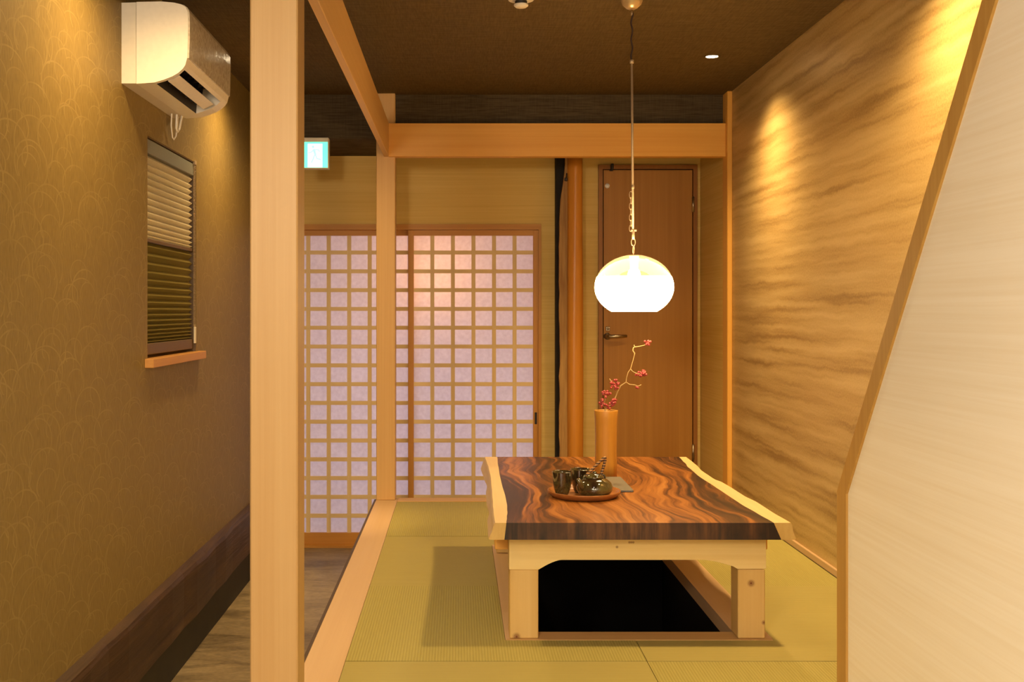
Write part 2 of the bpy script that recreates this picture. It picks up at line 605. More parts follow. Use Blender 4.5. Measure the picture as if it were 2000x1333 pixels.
# paper of the screens: thin, lets the entrance light through
t = NT('white screen paper')
df = t.n('ShaderNodeBsdfDiffuse')
tr = t.n('ShaderNodeBsdfTranslucent')
mx = t.n('ShaderNodeMixShader')
n = t.noise(t.coord((1, 1, 1)), 45, 4)
c = t.ramp(n, [(0.3, (0.80, 0.77, 0.75)), (0.7, (0.90, 0.88, 0.86))])
t.l(c, df.inputs[0])
t.l(c, tr.inputs[0])
mx.inputs[0].default_value = 0.7
t.l(df.outputs[0], mx.inputs[1])
t.l(tr.outputs[0], mx.inputs[2])
t.l(mx.outputs[0], t.out.inputs[0])
paper_m = t.m

# blind fabrics


def fabric(name, c, trans, clear=0.0):
    t = NT(name)
    df = t.n('ShaderNodeBsdfDiffuse')
    tr = t.n('ShaderNodeBsdfTranslucent')
    mx = t.n('ShaderNodeMixShader')
    n = t.noise(t.coord((1, 1, 1)), 220, 2)
    cc = t.ramp(n, [(0.3, tuple(v * 0.92 for v in c)), (0.7, c)])
    t.l(cc, df.inputs[0])
    t.l(cc, tr.inputs[0])
    mx.inputs[0].default_value = trans
    t.l(df.outputs[0], mx.inputs[1])
    t.l(tr.outputs[0], mx.inputs[2])
    outp = mx.outputs[0]
    if clear:
        tp = t.n('ShaderNodeBsdfTransparent')
        m2 = t.n('ShaderNodeMixShader')
        m2.inputs[0].default_value = clear
        t.l(outp, m2.inputs[1])
        t.l(tp.outputs[0], m2.inputs[2])
        outp = m2.outputs[0]
    t.l(outp, t.out.inputs[0])
    return t.m


cloth_up = fabric('cream pleated cloth', (0.97, 0.90, 0.72), 0.5)
cloth_low = fabric('sheer olive cloth', (0.40, 0.32, 0.10), 0.4, 0.3)

t = NT('night glass')
t.base((0.02, 0.02, 0.018))
glass_m = t.set(0.08, 0, 0.5)

# pendant glass
t = NT('clear glass dome')
tp = t.n('ShaderNodeBsdfTransparent')
gl = t.n('ShaderNodeBsdfGlossy')
gl.inputs['Roughness'].default_value = 0.05
trn = t.n('ShaderNodeBsdfTranslucent')
trn.inputs[0].default_value = (0.95, 0.88, 0.78, 1)
m1 = t.n('ShaderNodeMixShader')
m1.inputs[0].default_value = 0.07
t.l(tp.outputs[0], m1.inputs[1])
t.l(trn.outputs[0], m1.inputs[2])
fr = t.n('ShaderNodeLayerWeight')
fr.inputs[0].default_value = 0.35
m2 = t.n('ShaderNodeMixShader')
t.l(t.math('MULTIPLY_ADD', t.math('POWER', fr.outputs['Facing'], 3.0), 0.35, 0.04), m2.inputs[0])
t.l(m1.outputs[0], m2.inputs[1])
t.l(gl.outputs[0], m2.inputs[2])
t.l(m2.outputs[0], t.out.inputs[0])
clearglass = t.m
opal_m = emit('lit opal glass', (1.0, 0.72, 0.35), 24.0)
bulb_m = emit('lit bulb', (1.0, 0.80, 0.50), 6.0)
lens_m = emit('downlight lens', (1.0, 0.80, 0.50), 30.0)

# ------------------------------------------------------------------ the room
Y0 = -1.6            # wall behind the camera
YB = 6.35            # back wall
XL, XR = -1.10, 1.425
SOF = 2.318          # soffit of the lowered ceiling at the back
S = dict(kind='structure')

tag(MB().box(XL - 0.3, XR + 0.3, Y0, 8.2, -0.10, 0.0).build('floor', mortar), 'dark trowelled mortar floor of the narrow aisle', kind='structure')
tag(MB().box(XL - 0.3, XR + 0.3, Y0, 5.70, CEIL, CEIL + 0.1).build('ceiling', ceilpaper), 'dark brown woven paper ceiling', kind='structure')
tag(MB().box(XL, XR, 5.70, YB, SOF, CEIL + 0.1).build('wall_upper', droppaper), 'dark woven drop wall above the crossbeam', kind='structure')
# left wall with the window opening
WY0, WY1, WZ0, WZ1 = 3.786, 4.488, 1.222, 2.02
m = MB()
m.box(XL - 0.16, XL, Y0, WY0, 0, CEIL)
m.box(XL - 0.16, XL, WY1, YB, 0, CEIL)
m.box(XL - 0.16, XL, WY0, WY1, 0, WZ0)
m.box(XL - 0.16, XL, WY0, WY1, WZ1, CEIL)
tag(m.build('wall_left', leftpaper), 'brown wallpapered side wall with fine overlapping arcs', kind='structure')
tag(MB().box(XR, XR + 0.12, Y0, 5.62, 0, CEIL).build('wall_right', goldpaper), 'gold wallpapered wall with wavering horizontal bands', kind='structure')
tag(MB().box(XR, XR + 0.12, 5.62, YB, 0, CEIL).build('wall_right', back_paper), 'beige end of the right wall beside the brown door', kind='structure')
tag(MB().box(XL - 0.16, XR + 0.12, Y0 - 0.1, Y0, 0, CEIL).build('wall_front', stair_paper), kind='structure')
# back wall with the screen opening
SX0, SX1 = XP(549, YB), XP(1057, YB)
SZ1 = ZP(438.5, YB)
m = MB()
m.box(XL, SX0, YB, YB + 0.12, 0, CEIL)
m.box(SX0, SX1, YB, YB + 0.12, SZ1, CEIL)
m.box(SX1, XR + 0.12, YB, YB + 0.12, 0, CEIL)
tag(m.build('wall_back', back_paper), 'beige streaked wall around the paper screens', kind='structure')
# entrance behind the screens
m = MB()
m.box(-1.4, -1.3, YB + 0.12, 8.2, 0, 2.4)
m.box(0.9, 1.0, YB + 0.12, 8.2, 0, 2.4)
m.box(-1.4, 1.0, 8.1, 8.2, 0, 2.4)
m.box(-1.4, 1.0, YB + 0.12, 8.2, 2.4, 2.5)
tag(m.build('wall_entrance', stair_paper), kind='structure')
# sill timber and foundation along the left wall
pts = []
top = []
rr = random.Random(3)
m = MB()
N = 44
prof = []
for i in range(N + 1):
    y = Y0 + (YB - Y0) * i / N
    dz = rr.uniform(-0.006, 0.004)
    dx = rr.uniform(-0.004, 0.004)
    prof.append([(XL, y, 0.16), (XL + 0.030 + dx, y, 0.162), (XL + 0.032 + dx, y, 0.362 + dz), (XL + 0.026 + dx * 1.2, y, 0.378 + dz), (XL + 0.012, y, 0.386 + dz * 0.5), (XL, y, 0.392)])
vv = [p for s_ in prof for p in s_]
k = 6
ff = []
for i in range(N):
    for j in range(k - 1):
        ff.append((i * k + j, i * k + j + 1, (i + 1) * k + j + 1, (i + 1) * k + j))
ff.append(tuple(range(k)))
ff.append(tuple(N * k + j for j in range(k)))
m.add(vv, ff)
tag(m.build('baseboard_left', darktimber), 'dark weathered sill timber along the foot of the left wall', kind='structure')
tag(MB().box(XL, XL + 0.012, Y0, YB, 0, 0.16).build('trim_1', foundation_m), 'dark foundation strip below the weathered sill timber', kind='structure')
tag(MB().cbox(XR - 0.012, XR, 2.70, 5.60, PLAT, PLAT + 0.028, 0.002).build('baseboard_right', kerb_m), 'thin pale skirting strip at the foot of the gold wall', kind='structure')

# stair partition with its sloping edge
c0 = 1.0
kink_z = CAMZ - (965 - VY) * 2.76 / F
dirv = Vector((1.99 - 2.76, (CAMZ + 0.577) - kink_z)).normalized()


def slope(z, off=0.0):
    """y on the sloping edge at height z, moved outward by off"""
    nrm = Vector((dirv.y, -dirv.x))
    base = Vector((2.76, kink_z)) + nrm * off
    tt = (z - base.y) / dirv.y
    return base.x + dirv.x * tt


tw = 0.065
kz_out = None
# mitre: outer slope line meets y = 2.76 + tw
nrm = Vector((dirv.y, -dirv.x))
tws = 0.050
b0 = Vector((2.76, kink_z)) + nrm * tws
tt = (2.76 + tw - b0.x) / dirv.x
kz_out = b0.y + dirv.y * tt
m = MB().prism([(2.76, PLAT), (2.76, kink_z), (slope(CEIL), CEIL), (Y0, CEIL), (Y0, PLAT)], 'x', c0, c0 + 0.12)
tag(m.build('wall_stair', stair_paper), 'cream streaked partition with a sloping front edge', kind='structure')
m = MB()
m.prism([(2.76, PLAT), (2.76 + tw, PLAT), (2.76 + tw, kz_out), (2.76, kink_z)], 'x', c0 - 0.006, c0 + 0.126)
m.prism([(2.76, kink_z), (2.76 + tw, kz_out), (slope(CEIL, tws), CEIL), (slope(CEIL), CEIL)], 'x', c0 - 0.006, c0 + 0.126)
tag(m.build('trim_2', trim_x), 'oak edging board capping the sloping cream partition', kind='structure')

# ------------------------------------------------------------------ raised platform
KX0, KX1 = -0.440, -0.326
TB = 5.62
plat = thing('tatami_platform', (0, 4, 0), 'raised platform of green half mats with a pale kerb and sunken footwell', 'platform')
HX0, HX1, HY0, HY1 = 0.14, 0.953, 3.257, 4.58
m = MB()
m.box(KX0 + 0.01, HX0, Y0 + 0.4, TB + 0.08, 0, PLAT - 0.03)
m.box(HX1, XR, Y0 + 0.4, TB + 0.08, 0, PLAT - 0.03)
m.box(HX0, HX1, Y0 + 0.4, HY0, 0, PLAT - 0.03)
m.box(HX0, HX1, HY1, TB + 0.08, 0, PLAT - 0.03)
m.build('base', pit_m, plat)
MB().cbox(KX0, KX1, Y0 + 0.4, TB + 0.10, PLAT - 0.10, PLAT + 0.002, 0.002).build('kerb_board', kerb_m, plat)
tag(MB().box(KX0 - 0.012, KX0, Y0 + 0.4, TB + 0.10, 0.0, PLAT - 0.004).build('kerb_edging', plain('dark edging', (0.06, 0.035, 0.02), 0.5), plat), 'dark edging strip outside the pale kerb')
MB().cbox(KX1, XR, TB, TB + 0.10, PLAT - 0.10, PLAT + 0.004, 0.002).build('back_kerb', hin_x, plat)
# mats (each with its weave turned against its neighbour's)
rows = [1.362, 2.213, 3.064, 3.903, 4.764, TB]
XJ = 0.536
cols = [(KX1, XJ), (XJ, XR - 0.012)]
gap = 0.0012
for ci, (xa, xb) in enumerate(cols):
    for ri in range(len(rows) - 1):
        ya, yb = rows[ri], rows[ri + 1]
        a, b, c, d_ = xa + gap, xb - gap, ya + gap, yb - gap
        mat = tat_x if (ci + ri) % 2 == 0 else tat_y
        poly = [(a, c), (b, c), (b, d_), (a, d_)]
        hx0, hx1, hy0, hy1 = HX0 - gap, HX1 + gap, HY0 - gap, HY1 + gap
        if ri == 2:
            if ci == 0:
                poly = [(a, c), (b, c), (b, hy0), (hx0, hy0), (hx0, d_), (a, d_)]
            else:
                poly = [(a, c), (b, c), (b, d_), (hx1, d_), (hx1, hy0), (a, hy0)]
        elif ri == 3:
            if ci == 0:
                poly = [(a, c), (hx0, c), (hx0, hy1), (b, hy1), (b, d_), (a, d_)]
            else:
                poly = [(hx1, c), (b, c), (b, d_), (a, d_), (a, hy1), (hx1, hy1)]
        z1 = PLAT + random.uniform(-0.0008, 0.0008)
        MB().prism(poly, 'z', PLAT - 0.03, z1).build('tatami_mat', mat, plat)
# frame of the footwell
fm = kerb_m
FX0, FX1, FY0, FY1 = 0.24, 0.85, 3.337, 4.50
MB().prism([(HX0, HY0), (HX1, HY0), (FX1, FY0), (FX0, FY0)], 'z', PLAT - 0.045, PLAT + 0.002).build('footwell_frame', hin_x, plat)
MB().prism([(HX0, HY1), (HX1, HY1), (FX1, FY1), (FX0, FY1)], 'z', PLAT - 0.045, PLAT + 0.002).build('footwell_frame', hin_x, plat)
MB().prism([(HX0, HY0), (FX0, FY0), (FX0, FY1), (HX0, HY1)], 'z', PLAT - 0.045, PLAT + 0.002).build('footwell_frame', kerb_m, plat)
MB().prism([(HX1, HY0), (FX1, FY0), (FX1, FY1), (HX1, HY1)], 'z', PLAT - 0.045, PLAT + 0.002).build('footwell_frame', kerb_m, plat)
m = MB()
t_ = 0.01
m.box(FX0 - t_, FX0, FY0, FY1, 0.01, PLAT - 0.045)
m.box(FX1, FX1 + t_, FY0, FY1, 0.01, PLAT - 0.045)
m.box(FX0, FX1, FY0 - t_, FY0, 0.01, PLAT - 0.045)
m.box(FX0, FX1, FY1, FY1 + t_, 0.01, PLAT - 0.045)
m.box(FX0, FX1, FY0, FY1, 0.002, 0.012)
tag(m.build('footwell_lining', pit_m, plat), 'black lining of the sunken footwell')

# ------------------------------------------------------------------ posts and beams
PX0, PX1 = -0.438, -0.338
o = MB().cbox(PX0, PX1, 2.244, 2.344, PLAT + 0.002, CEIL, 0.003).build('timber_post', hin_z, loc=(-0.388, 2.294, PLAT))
tag(o, 'large square pale timber post standing nearest, full height on the kerb', 'post')
o = MB().cbox(PX0, PX1, 5.66, 5.76, PLAT + 0.002, CEIL, 0.003).build('timber_post', hin_z2, loc=(-0.388, 5.71, PLAT))
o.data = o.data
tag(o, 'square pale timber post at the far corner, in front of the paper screens', 'post')
o = MB().cbox(XP(1418, 5.63), XR, 5.60, 5.70, PLAT + 0.004, CEIL, 0.003).build('timber_post', wood('cedar upright', (0.78, 0.43, 0.095), (0.69, 0.34, 0.065), 'z', 70, 1.0), loc=(1.41, 5.65, PLAT))
tag(o, 'narrow timber post set against the far end of the gold wall', 'post')
ZB0, ZB1 = ZP(306, 5.64), ZP(241, 5.64)
o = MB().cbox(-0.372, XP(1418, 5.63), 5.635, 5.699, ZB0, ZB1, 0.002).build('timber_beam', beam_x, loc=(0.5, 5.65, ZB0))
tag(o, 'crossbeam spanning from far corner post to gold wall, above the screens and door', 'beam')
o = MB().cbox(-0.397, -0.370, 2.344, 5.66, ZB0 + 0.002, ZB1 + 0.002, 0.002).build('timber_beam', hin_y, loc=(-0.385, 4, ZB0))
tag(o, 'long beam running from the near post back to the far corner post', 'beam')

# ------------------------------------------------------------------ sliding paper screens
fr_ = thing('trim_4', (SX0, YB, 0), 'orange timber frame around the two paper screens', kind='structure')
ZH = ZP(449, YB)
MB().box(SX0, SX1, YB - 0.012, YB + 0.10, ZH, SZ1).build('head_rail', org_x, fr_)
MB().box(SX1 - 0.0165, SX1, YB - 0.012, YB + 0.10, 0.0, ZH).build('jamb', org_z, fr_)
MB().box(SX0, SX0 + 0.0165, YB - 0.012, YB + 0.10, 0.0, ZH).build('jamb', org_z, fr_)
MB().box(SX0 + 0.0165, SX1 - 0.0165, YB - 0.012, YB + 0.10, 0.0, 0.012).build('track', org_x, fr_)


def shoji(name, label, Yf, px0, pxa, pxb, px1, pull):
    """px0/px1 outer edges, pxa/pxb inner edges of the stiles, in px at the depth Yf"""
    x0, xa, xb, x1 = (XP(v, Yf) for v in (px0, pxa, pxb, px1))
    zt, zta, zba, zb = ZP(449.6, Yf), ZP(460.5, Yf), ZP(1041.5, Yf), 0.012
    r = thing(name, ((x0 + x1) / 2, Yf, zb), label, kind='structure')
    D = 0.032
    MB().cbox(x0, xa, Yf, Yf + D, zb, zt, 0.0015).build('stile', org_z, r)
    MB().cbox(xb, x1, Yf, Yf + D, zb, zt, 0.0015).build('stile', org_z, r)
    MB().box(xa, xb, Yf + 0.001, Yf + D, zta, zt).build('top_rail', org_x, r)
    MB().box(xa, xb, Yf + 0.001, Yf + D, zb, zba).build('bottom_rail', org_x, r)
    nx, nz = 6, 16
    bw = 0.0235
    pw = (xb - xa + bw) / nx
    ph = (zta - zba + bw) / nz
    first = None
    for i in range(1, nx):
        xc = xa - bw / 2 + pw * i
        if first is None:
            first = MB().box(xc - bw / 2, xc + bw / 2, Yf + 0.004, Yf + 0.018, zba, zta).build('upright_bar', lat_m, r)
            fx = xc
        else:
            part_copy(first, r, (xc - fx, 0, 0))
    first = None
    for j in range(1, nz):
        zc = zba - bw / 2 + ph * j
        if first is None:
            first = MB().box(xa, xb, Yf + 0.0045, Yf + 0.0175, zc - bw / 2, zc + bw / 2).build('cross_bar', lat_x, r)
            fz = zc
        else:
            part_copy(first, r, (0, 0, zc - fz))
    first = None
    for i in range(nx):
        for j in range(nz):
            px = xa - bw + pw * i
            pz = zba - bw + ph * j
            if first is None:
                a0, b0_, c0_, d0 = px + bw / 2, px + pw + bw / 2, pz + bw / 2, pz + ph + bw / 2
                first = MB().add([(a0, Yf + 0.019, c0_), (b0_, Yf + 0.019, c0_), (b0_, Yf + 0.019, d0), (a0, Yf + 0.019, d0)], [(0, 1, 2, 3)]).build('paper_pane', paper_m, r)
                f0 = (px, pz)
            else:
                part_copy(first, r, (px - f0[0], 0, pz - f0[1]))
    if pull:
        xh = XP(1046.5, Yf)
        tag(MB().cbox(xh - 0.007, xh + 0.007, Yf - 0.002, Yf + 0.006, ZP(829, Yf), ZP(806, Yf), 0.001).build('finger_pull', dkmetal, r), 'dark metal finger pull')
    return r


lat_x = wood('lattice cedar crosswise', (0.88, 0.68, 0.38), (0.78, 0.58, 0.28), 'x', 90, 2.0)
shoji('door_1', 'right-hand paper screen with square lattice, running in front of the other', YB + 0.005, 797, 808, 1041.5, 1052.5, True)
shoji('door_2', 'left-hand paper screen with square lattice, partly behind the posts', YB + 0.045, 555, 565.5, 798, 808.5, False)

# ------------------------------------------------------------------ brown door
dx0, dx1 = XP(1168, YB), XP(1360, YB)
dz1 = ZP(323.5, YB)
dr = thing('door_3', ((dx0 + dx1) / 2, YB, 0), 'plain brown veneer door with a lever handle', kind='structure')
fw = 0.024
m = MB()
m.box(dx0, dx0 + fw, YB - 0.03, YB, 0, dz1)
m.box(dx1 - fw, dx1, YB - 0.03, YB, 0, dz1)
m.box(dx0 + fw, dx1 - fw, YB - 0.03, YB, dz1 - fw, dz1)
m.build('door_frame', doorframe_m, dr)
lf = MB().cbox(dx0 + fw + 0.006, dx1 - fw - 0.004, YB - 0.022, YB - 0.002, 0.008, dz1 - fw - 0.005, 0.0015).build('door_leaf', doorleaf, dr)
MB().box(dx0 + fw, dx1 - fw, YB - 0.0015, YB - 0.0005, 0.0, dz1 - fw).build('rebate', black_m, dr)
# lever
hc = P(1186, 657, YB - 0.022)
yf = YB - 0.022
m = MB()
m.tube([(hc.x, yf, hc.z), (hc.x, yf - 0.04, hc.z), (hc.x + 0.01, yf - 0.05, hc.z), (hc.x + 0.05, yf - 0.052, hc.z), (hc.x + 0.108, yf - 0.048, hc.z + 0.002)], [0.012, 0.011, 0.012, 0.011, 0.008], 10)
m.tube([(hc.x, yf, hc.z), (hc.x, yf - 0.006, hc.z)], 0.021, 16)
tag(m.build('door_handle', chrome_m, dr), 'steel lever handle')
m = MB()
lc = P(1187, 642.5, yf)
m.cbox(lc.x - 0.013, lc.x + 0.013, yf - 0.008, yf, lc.z - 0.013, lc.z + 0.013, 0.003)
m.tube([(lc.x, yf - 0.008, lc.z), (lc.x, yf - 0.013, lc.z)], 0.008, 12)
tag(m.build('thumb_lock', chrome_m, dr), 'small steel lock plate')
m = MB()
wc = P(1186, 363.5, yf)
m.tube([(wc.x, yf, wc.z), (wc.x, yf - 0.006, wc.z)], 0.014, 16)
tag(m.build('round_disc', plain('painted reflection white', (0.97, 0.96, 0.97), 0.3), dr), 'small round disc near the top corner, its reflection painted white')  # near-white colour stands for the disc's bright mirror reflection
for (ya, yb_) in ((385, 415), (868, 898)):
    hz0, hz1 = ZP(yb_, yf), ZP(ya, yf)
    MB().tube([(dx1 - fw - 0.002, yf - 0.012, hz0), (dx1 - fw - 0.002, yf - 0.012, hz1)], 0.0075, 10).build('hinge', chrome_m, dr)
bc_ = P(1195, 328, YB - 0.03)
m = MB().cbox(bc_.x - 0.008, bc_.x + 0.008, YB - 0.055, YB - 0.03, bc_.z - 0.014, bc_.z + 0.022, 0.002)
m.box(bc_.x - 0.014, bc_.x + 0.004, YB - 0.05, YB - 0.03, bc_.z - 0.02, bc_.z - 0.014)
tag(m.build('door_stop', dkmetal, dr), 'small dark catch on the frame head')

# ------------------------------------------------------------------ log post and black strip for the shade beside it
LY = 6.18
lx0, lx1 = XP(1107, LY), XP(1139, LY)
lr = (lx1 - lx0) / 2
lcx = (lx0 + lx1) / 2
logp = thing('log_post', (lcx, LY, 0), 'round polished orange log post between the screens and the brown door', 'post')
prof = []
for i in range(25):
    z = SOF * i / 24
    prof.append((lr * (0.94 + 0.07 * (1 - z / SOF) + 0.012 * math.sin(z * 9)), z))
MB().lathe(prof, (lcx, LY, 0), 28, wob=lambda a, z: 1 + 0.03 * math.sin(3 * a + 2.1 * z) + 0.015 * math.sin(7 * a - 3 * z), cap0=True, cap1=True).build('trunk', log_m, logp)
# split face with a ragged bark edge on the log's left side
rr = random.Random(11)
left, z = [], 0.0
pts = []
n_ = 34
for i in range(n_ + 1):
    z = SOF * i / n_
    pxl = 1093 + rr.uniform(-1.2, 1.2)
    yy = ZP(0, LY)
    py = VY - (z - CAMZ) * F / LY
    if py < 400:
        pxl = 1093 + (400 - py) * 0.16 + rr.uniform(-1, 1)
    pts.append((XP(min(pxl, 1104), LY), z))
poly = [(XP(1112, LY), 0.0), (XP(1112, LY), SOF)] + pts[::-1]
tag(MB().prism(poly, 'y', LY - 0.006, LY + 0.03).build('split_face', logface_m, logp), 'duller split face with a ragged bark edge')
hk = P(1106, 349, LY - 0.02)
m = MB().cbox(hk.x - 0.009, hk.x + 0.006, LY - 0.03, LY - 0.006, hk.z - 0.014, hk.z + 0.004, 0.002)
m.tube([(hk.x, LY - 0.02, hk.z), (hk.x + 0.002, LY - 0.026, hk.z + 0.03)], 0.003, 6)
tag(m.build('iron_hook', dkmetal, logp), 'small dark iron hook near the top')
tag(MB().box(XP(1085, 6.3), XP(1109, 6.3), 6.26, YB, 0, SOF).build('shade_strip', black_m), 'black upright strip standing for the deep shade beside the log post', kind='structure')  # black strip painted in for the shadowed gap beside the log

# ------------------------------------------------------------------ window and blind
w = thing('window_1', (XL, (WY0 + WY1) / 2, WZ0), 'tall narrow window in the brown left wall', kind='structure')
m = MB()
xf0, xf1 = XL - 0.155, XL - 0.10
m.box(xf0, xf1, WY0, WY0 + 0.035, WZ0, WZ1)
m.box(xf0, xf1, WY1 - 0.035, WY1, WZ0, WZ1)
m.box(xf0, xf1, WY0 + 0.035, WY1 - 0.035, WZ0, WZ0 + 0.035)
m.box(xf0, xf1, WY0 + 0.035, WY1 - 0.035, WZ1 - 0.035, WZ1)
m.build('window_frame', dkmetal, w)
MB().box(XL - 0.135, XL - 0.125, WY0 + 0.035, WY1 - 0.035, WZ0 + 0.035, WZ1 - 0.035).build('pane', glass_m, w)
m = MB()
m.box(XL - 0.10, XL - 0.002, WY1 - 0.004, WY1, WZ0, WZ1)
m.box(XL - 0.10, XL - 0.002, WY0, WY0 + 0.004, WZ0, WZ1)
m.box(XL - 0.10, XL - 0.002, WY0 + 0.004, WY1 - 0.004, WZ1 - 0.004, WZ1)
m.build('reveal', blind_dark, w)
MB().cbox(XL - 0.10, XL + 0.030, WY0 - 0.03, WY1 + 0.05, WZ0 - 0.022, WZ0 + 0.010, 0.002).build('window_sill', org_y, w)

bl = thing('pleated_blind', (XL - 0.03, (WY0 + WY1) / 2, WZ1), 'half cream, half sheer olive pleated blind hanging in the window', 'blind')
by0, by1 = WY0 + 0.008, WY1 - 0.028
bz1 = WZ1 - 0.006
hr_ = MB().cbox(XL - 0.052, XL - 0.004, by0, WY1 - 0.008, bz1 - 0.052, bz1 - 0.002, 0.002).build('head_rail', blind_rail, bl)
zu1 = bz1 - 0.052
zm = 1.655
zl0 = WZ0 + 0.062


def pleats(name, z_top, zs, mat, xf, xb):
    m = MB()
    v = []
    z = z_top
    v.append((xb, z))
    for dz in zs:
        v.append((xf, z - dz * 0.5))
        v.append((xb, z - dz))
        z -= dz
    vv, ff = [], []
    for (x, z_) in v:
        vv += [(x, by0, z_), (x, by1, z_)]
    for i in range(len(v) - 1):
        ff.append((2 * i, 2 * i + 1, 2 * i + 3, 2 * i + 2))
    m.add(vv, ff)
    o = m.build(name, mat, bl, recalc=False)
    return o


hu = zu1 - (zm + 0.006)
wts = [1.25] + [1.0] * 9 + [0.85, 0.75, 0.6]
pleats('upper_cloth', zu1, [hu * q / sum(wts) for q in wts], cloth_up, XL - 0.010, XL - 0.026)
MB().cbox(XL - 0.042, XL - 0.010, by0, by1, zm - 0.008, zm + 0.006, 0.002).build('middle_rail', blind_dark, bl)
hl = (zm - 0.008) - zl0
wts = [1.25, 1.2, 1.15, 1.1, 1.0, 1.0, 1.0, 0.9, 0.85, 0.75, 0.72, 0.65, 0.6, 0.5, 0.5, 0.45]
pleats('lower_cloth', zm - 0.008, [hl * q / sum(wts) for q in wts], cloth_low, XL - 0.011, XL - 0.026)
MB().cbox(XL - 0.045, XL - 0.008, by0, by1, zl0 - 0.040, zl0, 0.002).build('bottom_rail', blind_dark, bl)
m = MB()
cy = WY1 - 0.016
zc0, zc1 = ZP(634, WY1), ZP(322, WY1)
nb_ = 110
for i in range(nb_):
    z = zc0 + (zc1 - zc0) * i / (nb_ - 1)
    m.ball((XL - 0.002, cy + 0.004, z), 0.0028, 6, 4)
    m.ball((XL - 0.002, cy - 0.016, z), 0.0028, 6, 4)
for i in range(1, 8):
    a = PI + PI * i / 8
    m.ball((XL - 0.002, cy - 0.006 + 0.010 * math.cos(a), zc0 + 0.010 * math.sin(a)), 0.0028, 6, 4)
m.cbox(XL - 0.006, XL + 0.004, cy - 0.020, cy + 0.008, zc1 - 0.004, zc1 + 0.014, 0.002)
tag(m.build('bead_chain', chain_m, bl), 'looped bead chain')
m = MB().cbox(XL - 0.003, XL + 0.003, cy - 0.016, cy + 0.004, zc0 - 0.078, zc0 - 0.010, 0.001)
tag(m.build('chain_tag', plain('cream tag', (0.8, 0.72, 0.55), 0.5), bl), 'small cream tag under the bead chain')

# ------------------------------------------------------------------ air conditioner
AY0, AY1 = 3.494, 4.126
ac = thing('air_conditioner', (XL, (AY0 + AY1) / 2, CAMZ + 0.741), 'cream wall air conditioner mounted above the window', 'air conditioner')
Z = CAMZ
front = [(0.000, 1.006), (0.128, 1.009), (0.172, 1.005), (0.196, 0.999), (0.209, 0.990), (0.2155, 0.975), (0.217, 0.940), (0.2165, 0.880), (0.214, 0.825), (0.208, 0.802), (0.200, 0.790), (0.186, 0.777), (0.166, 0.765), (0.138, 0.754), (0.108, 0.745), (0.06, 0.741), (0.000, 0.741)]


def loft(m, prof, ya, yb_, mi=0, caps=(True, True)):
    n = len(prof)
    v = [(XL + d_, ya, Z + h) for d_, h in prof] + [(XL + d_, yb_, Z + h) for d_, h in prof]
    fs = [(i, (i + 1) % n, n + (i + 1) % n, n + i) for i in range(n)]
    if caps[0]:
        fs.append(tuple(range(n))[::-1])
    if caps[1]:
        fs.append(tuple(range(n, 2 * n)))
    m.add(v, fs, mi)


def shrink(prof, k):
    """inset of the outline towards its middle"""
    cx, cz = 0.10, 0.875
    return [(cx + (d_ - cx) * (1 - k / 0.11) if d_ > 0 else 0.0, cz + (h - cz) * (1 - k / 0.13)) for d_, h in prof]


# back chassis, the seam, then the main casing: slices along the depth of the case
oy0, oy1 = AY0 + 0.022, 4.045
m = MB()
cut = 0.047
casing = [(cut + 0.0015, 1.0072)] + front[1:-2] + [(cut + 0.014, 0.7415), (cut + 0.0015, 0.741)]
loft(m, casing, AY0, oy0)
loft(m, casing, oy1, AY1)
# middle slice with the outlet recess
i0 = 10   # (0.200, 0.790)
mid = [(cut + 0.0015, 1.0072)] + front[1:i0 + 1] + [(0.165, 0.845), (0.115, 0.83), (0.108, 0.745), (cut + 0.014, 0.7415), (cut + 0.0015, 0.741)]
n = len(mid)
v = [(XL + d_, oy0, Z + h) for d_, h in mid] + [(XL + d_, oy1, Z + h) for d_, h in mid]
for i in range(n):
    j = (i + 1) % n
    dark = i in (i0, i0 + 1, i0 + 2)
    m.add([v[i], v[j], v[n + j], v[n + i]], [(0, 1, 2, 3)], 1 if dark else 0)
m.build('casing', [plastic, dkplastic], ac)
m = MB()
loft(m, [(0, 1.005), (cut, 1.006), (cut, 0.742), (0, 0.742)], AY0 + 0.001, AY1 - 0.001)
m.build('back_plate', plastic2, ac)
# front panel, slightly proud, silky patterned
t = NT('silky patterned panel')
n1 = t.noise(t.coord((1, 1, 1), False), 38, 3, 0.6, 1.6)
t.base(t.ramp(n1, [(0.35, (0.46, 0.40, 0.31)), (0.65, (0.66, 0.59, 0.48))]))
t.bump(n1, 0.25, 0.003)
acpanel = t.set(0.2, 0.0, 0.6)
pp = front[3:9]
outer = [(d_ + 0.005, h) for d_, h in pp]
m = MB()
n = len(pp)
ys = (AY0 + 0.004, AY1 - 0.004)
v = []
for y in ys:
    v += [(XL + d_, y, Z + h) for d_, h in pp] + [(XL + d_, y, Z + h) for d_, h in outer]
fs = []
q = 2 * n
for i in range(n - 1):
    fs.append((n + i, n + i + 1, q + n + i + 1, q + n + i))
    fs.append((i, i + 1, q + i + 1, q + i))
    fs.append((i, n + i, n + i + 1, i + 1))
    fs.append((q + i, q + n + i, q + n + i + 1, q + i + 1))
fs.append((0, n, q + n, q))
fs.append((n - 1, 2 * n - 1, q + 2 * n - 1, q + n - 1))
m.add(v, fs)
tag(m.build('front_panel', acpanel, ac), 'silky patterned front panel')
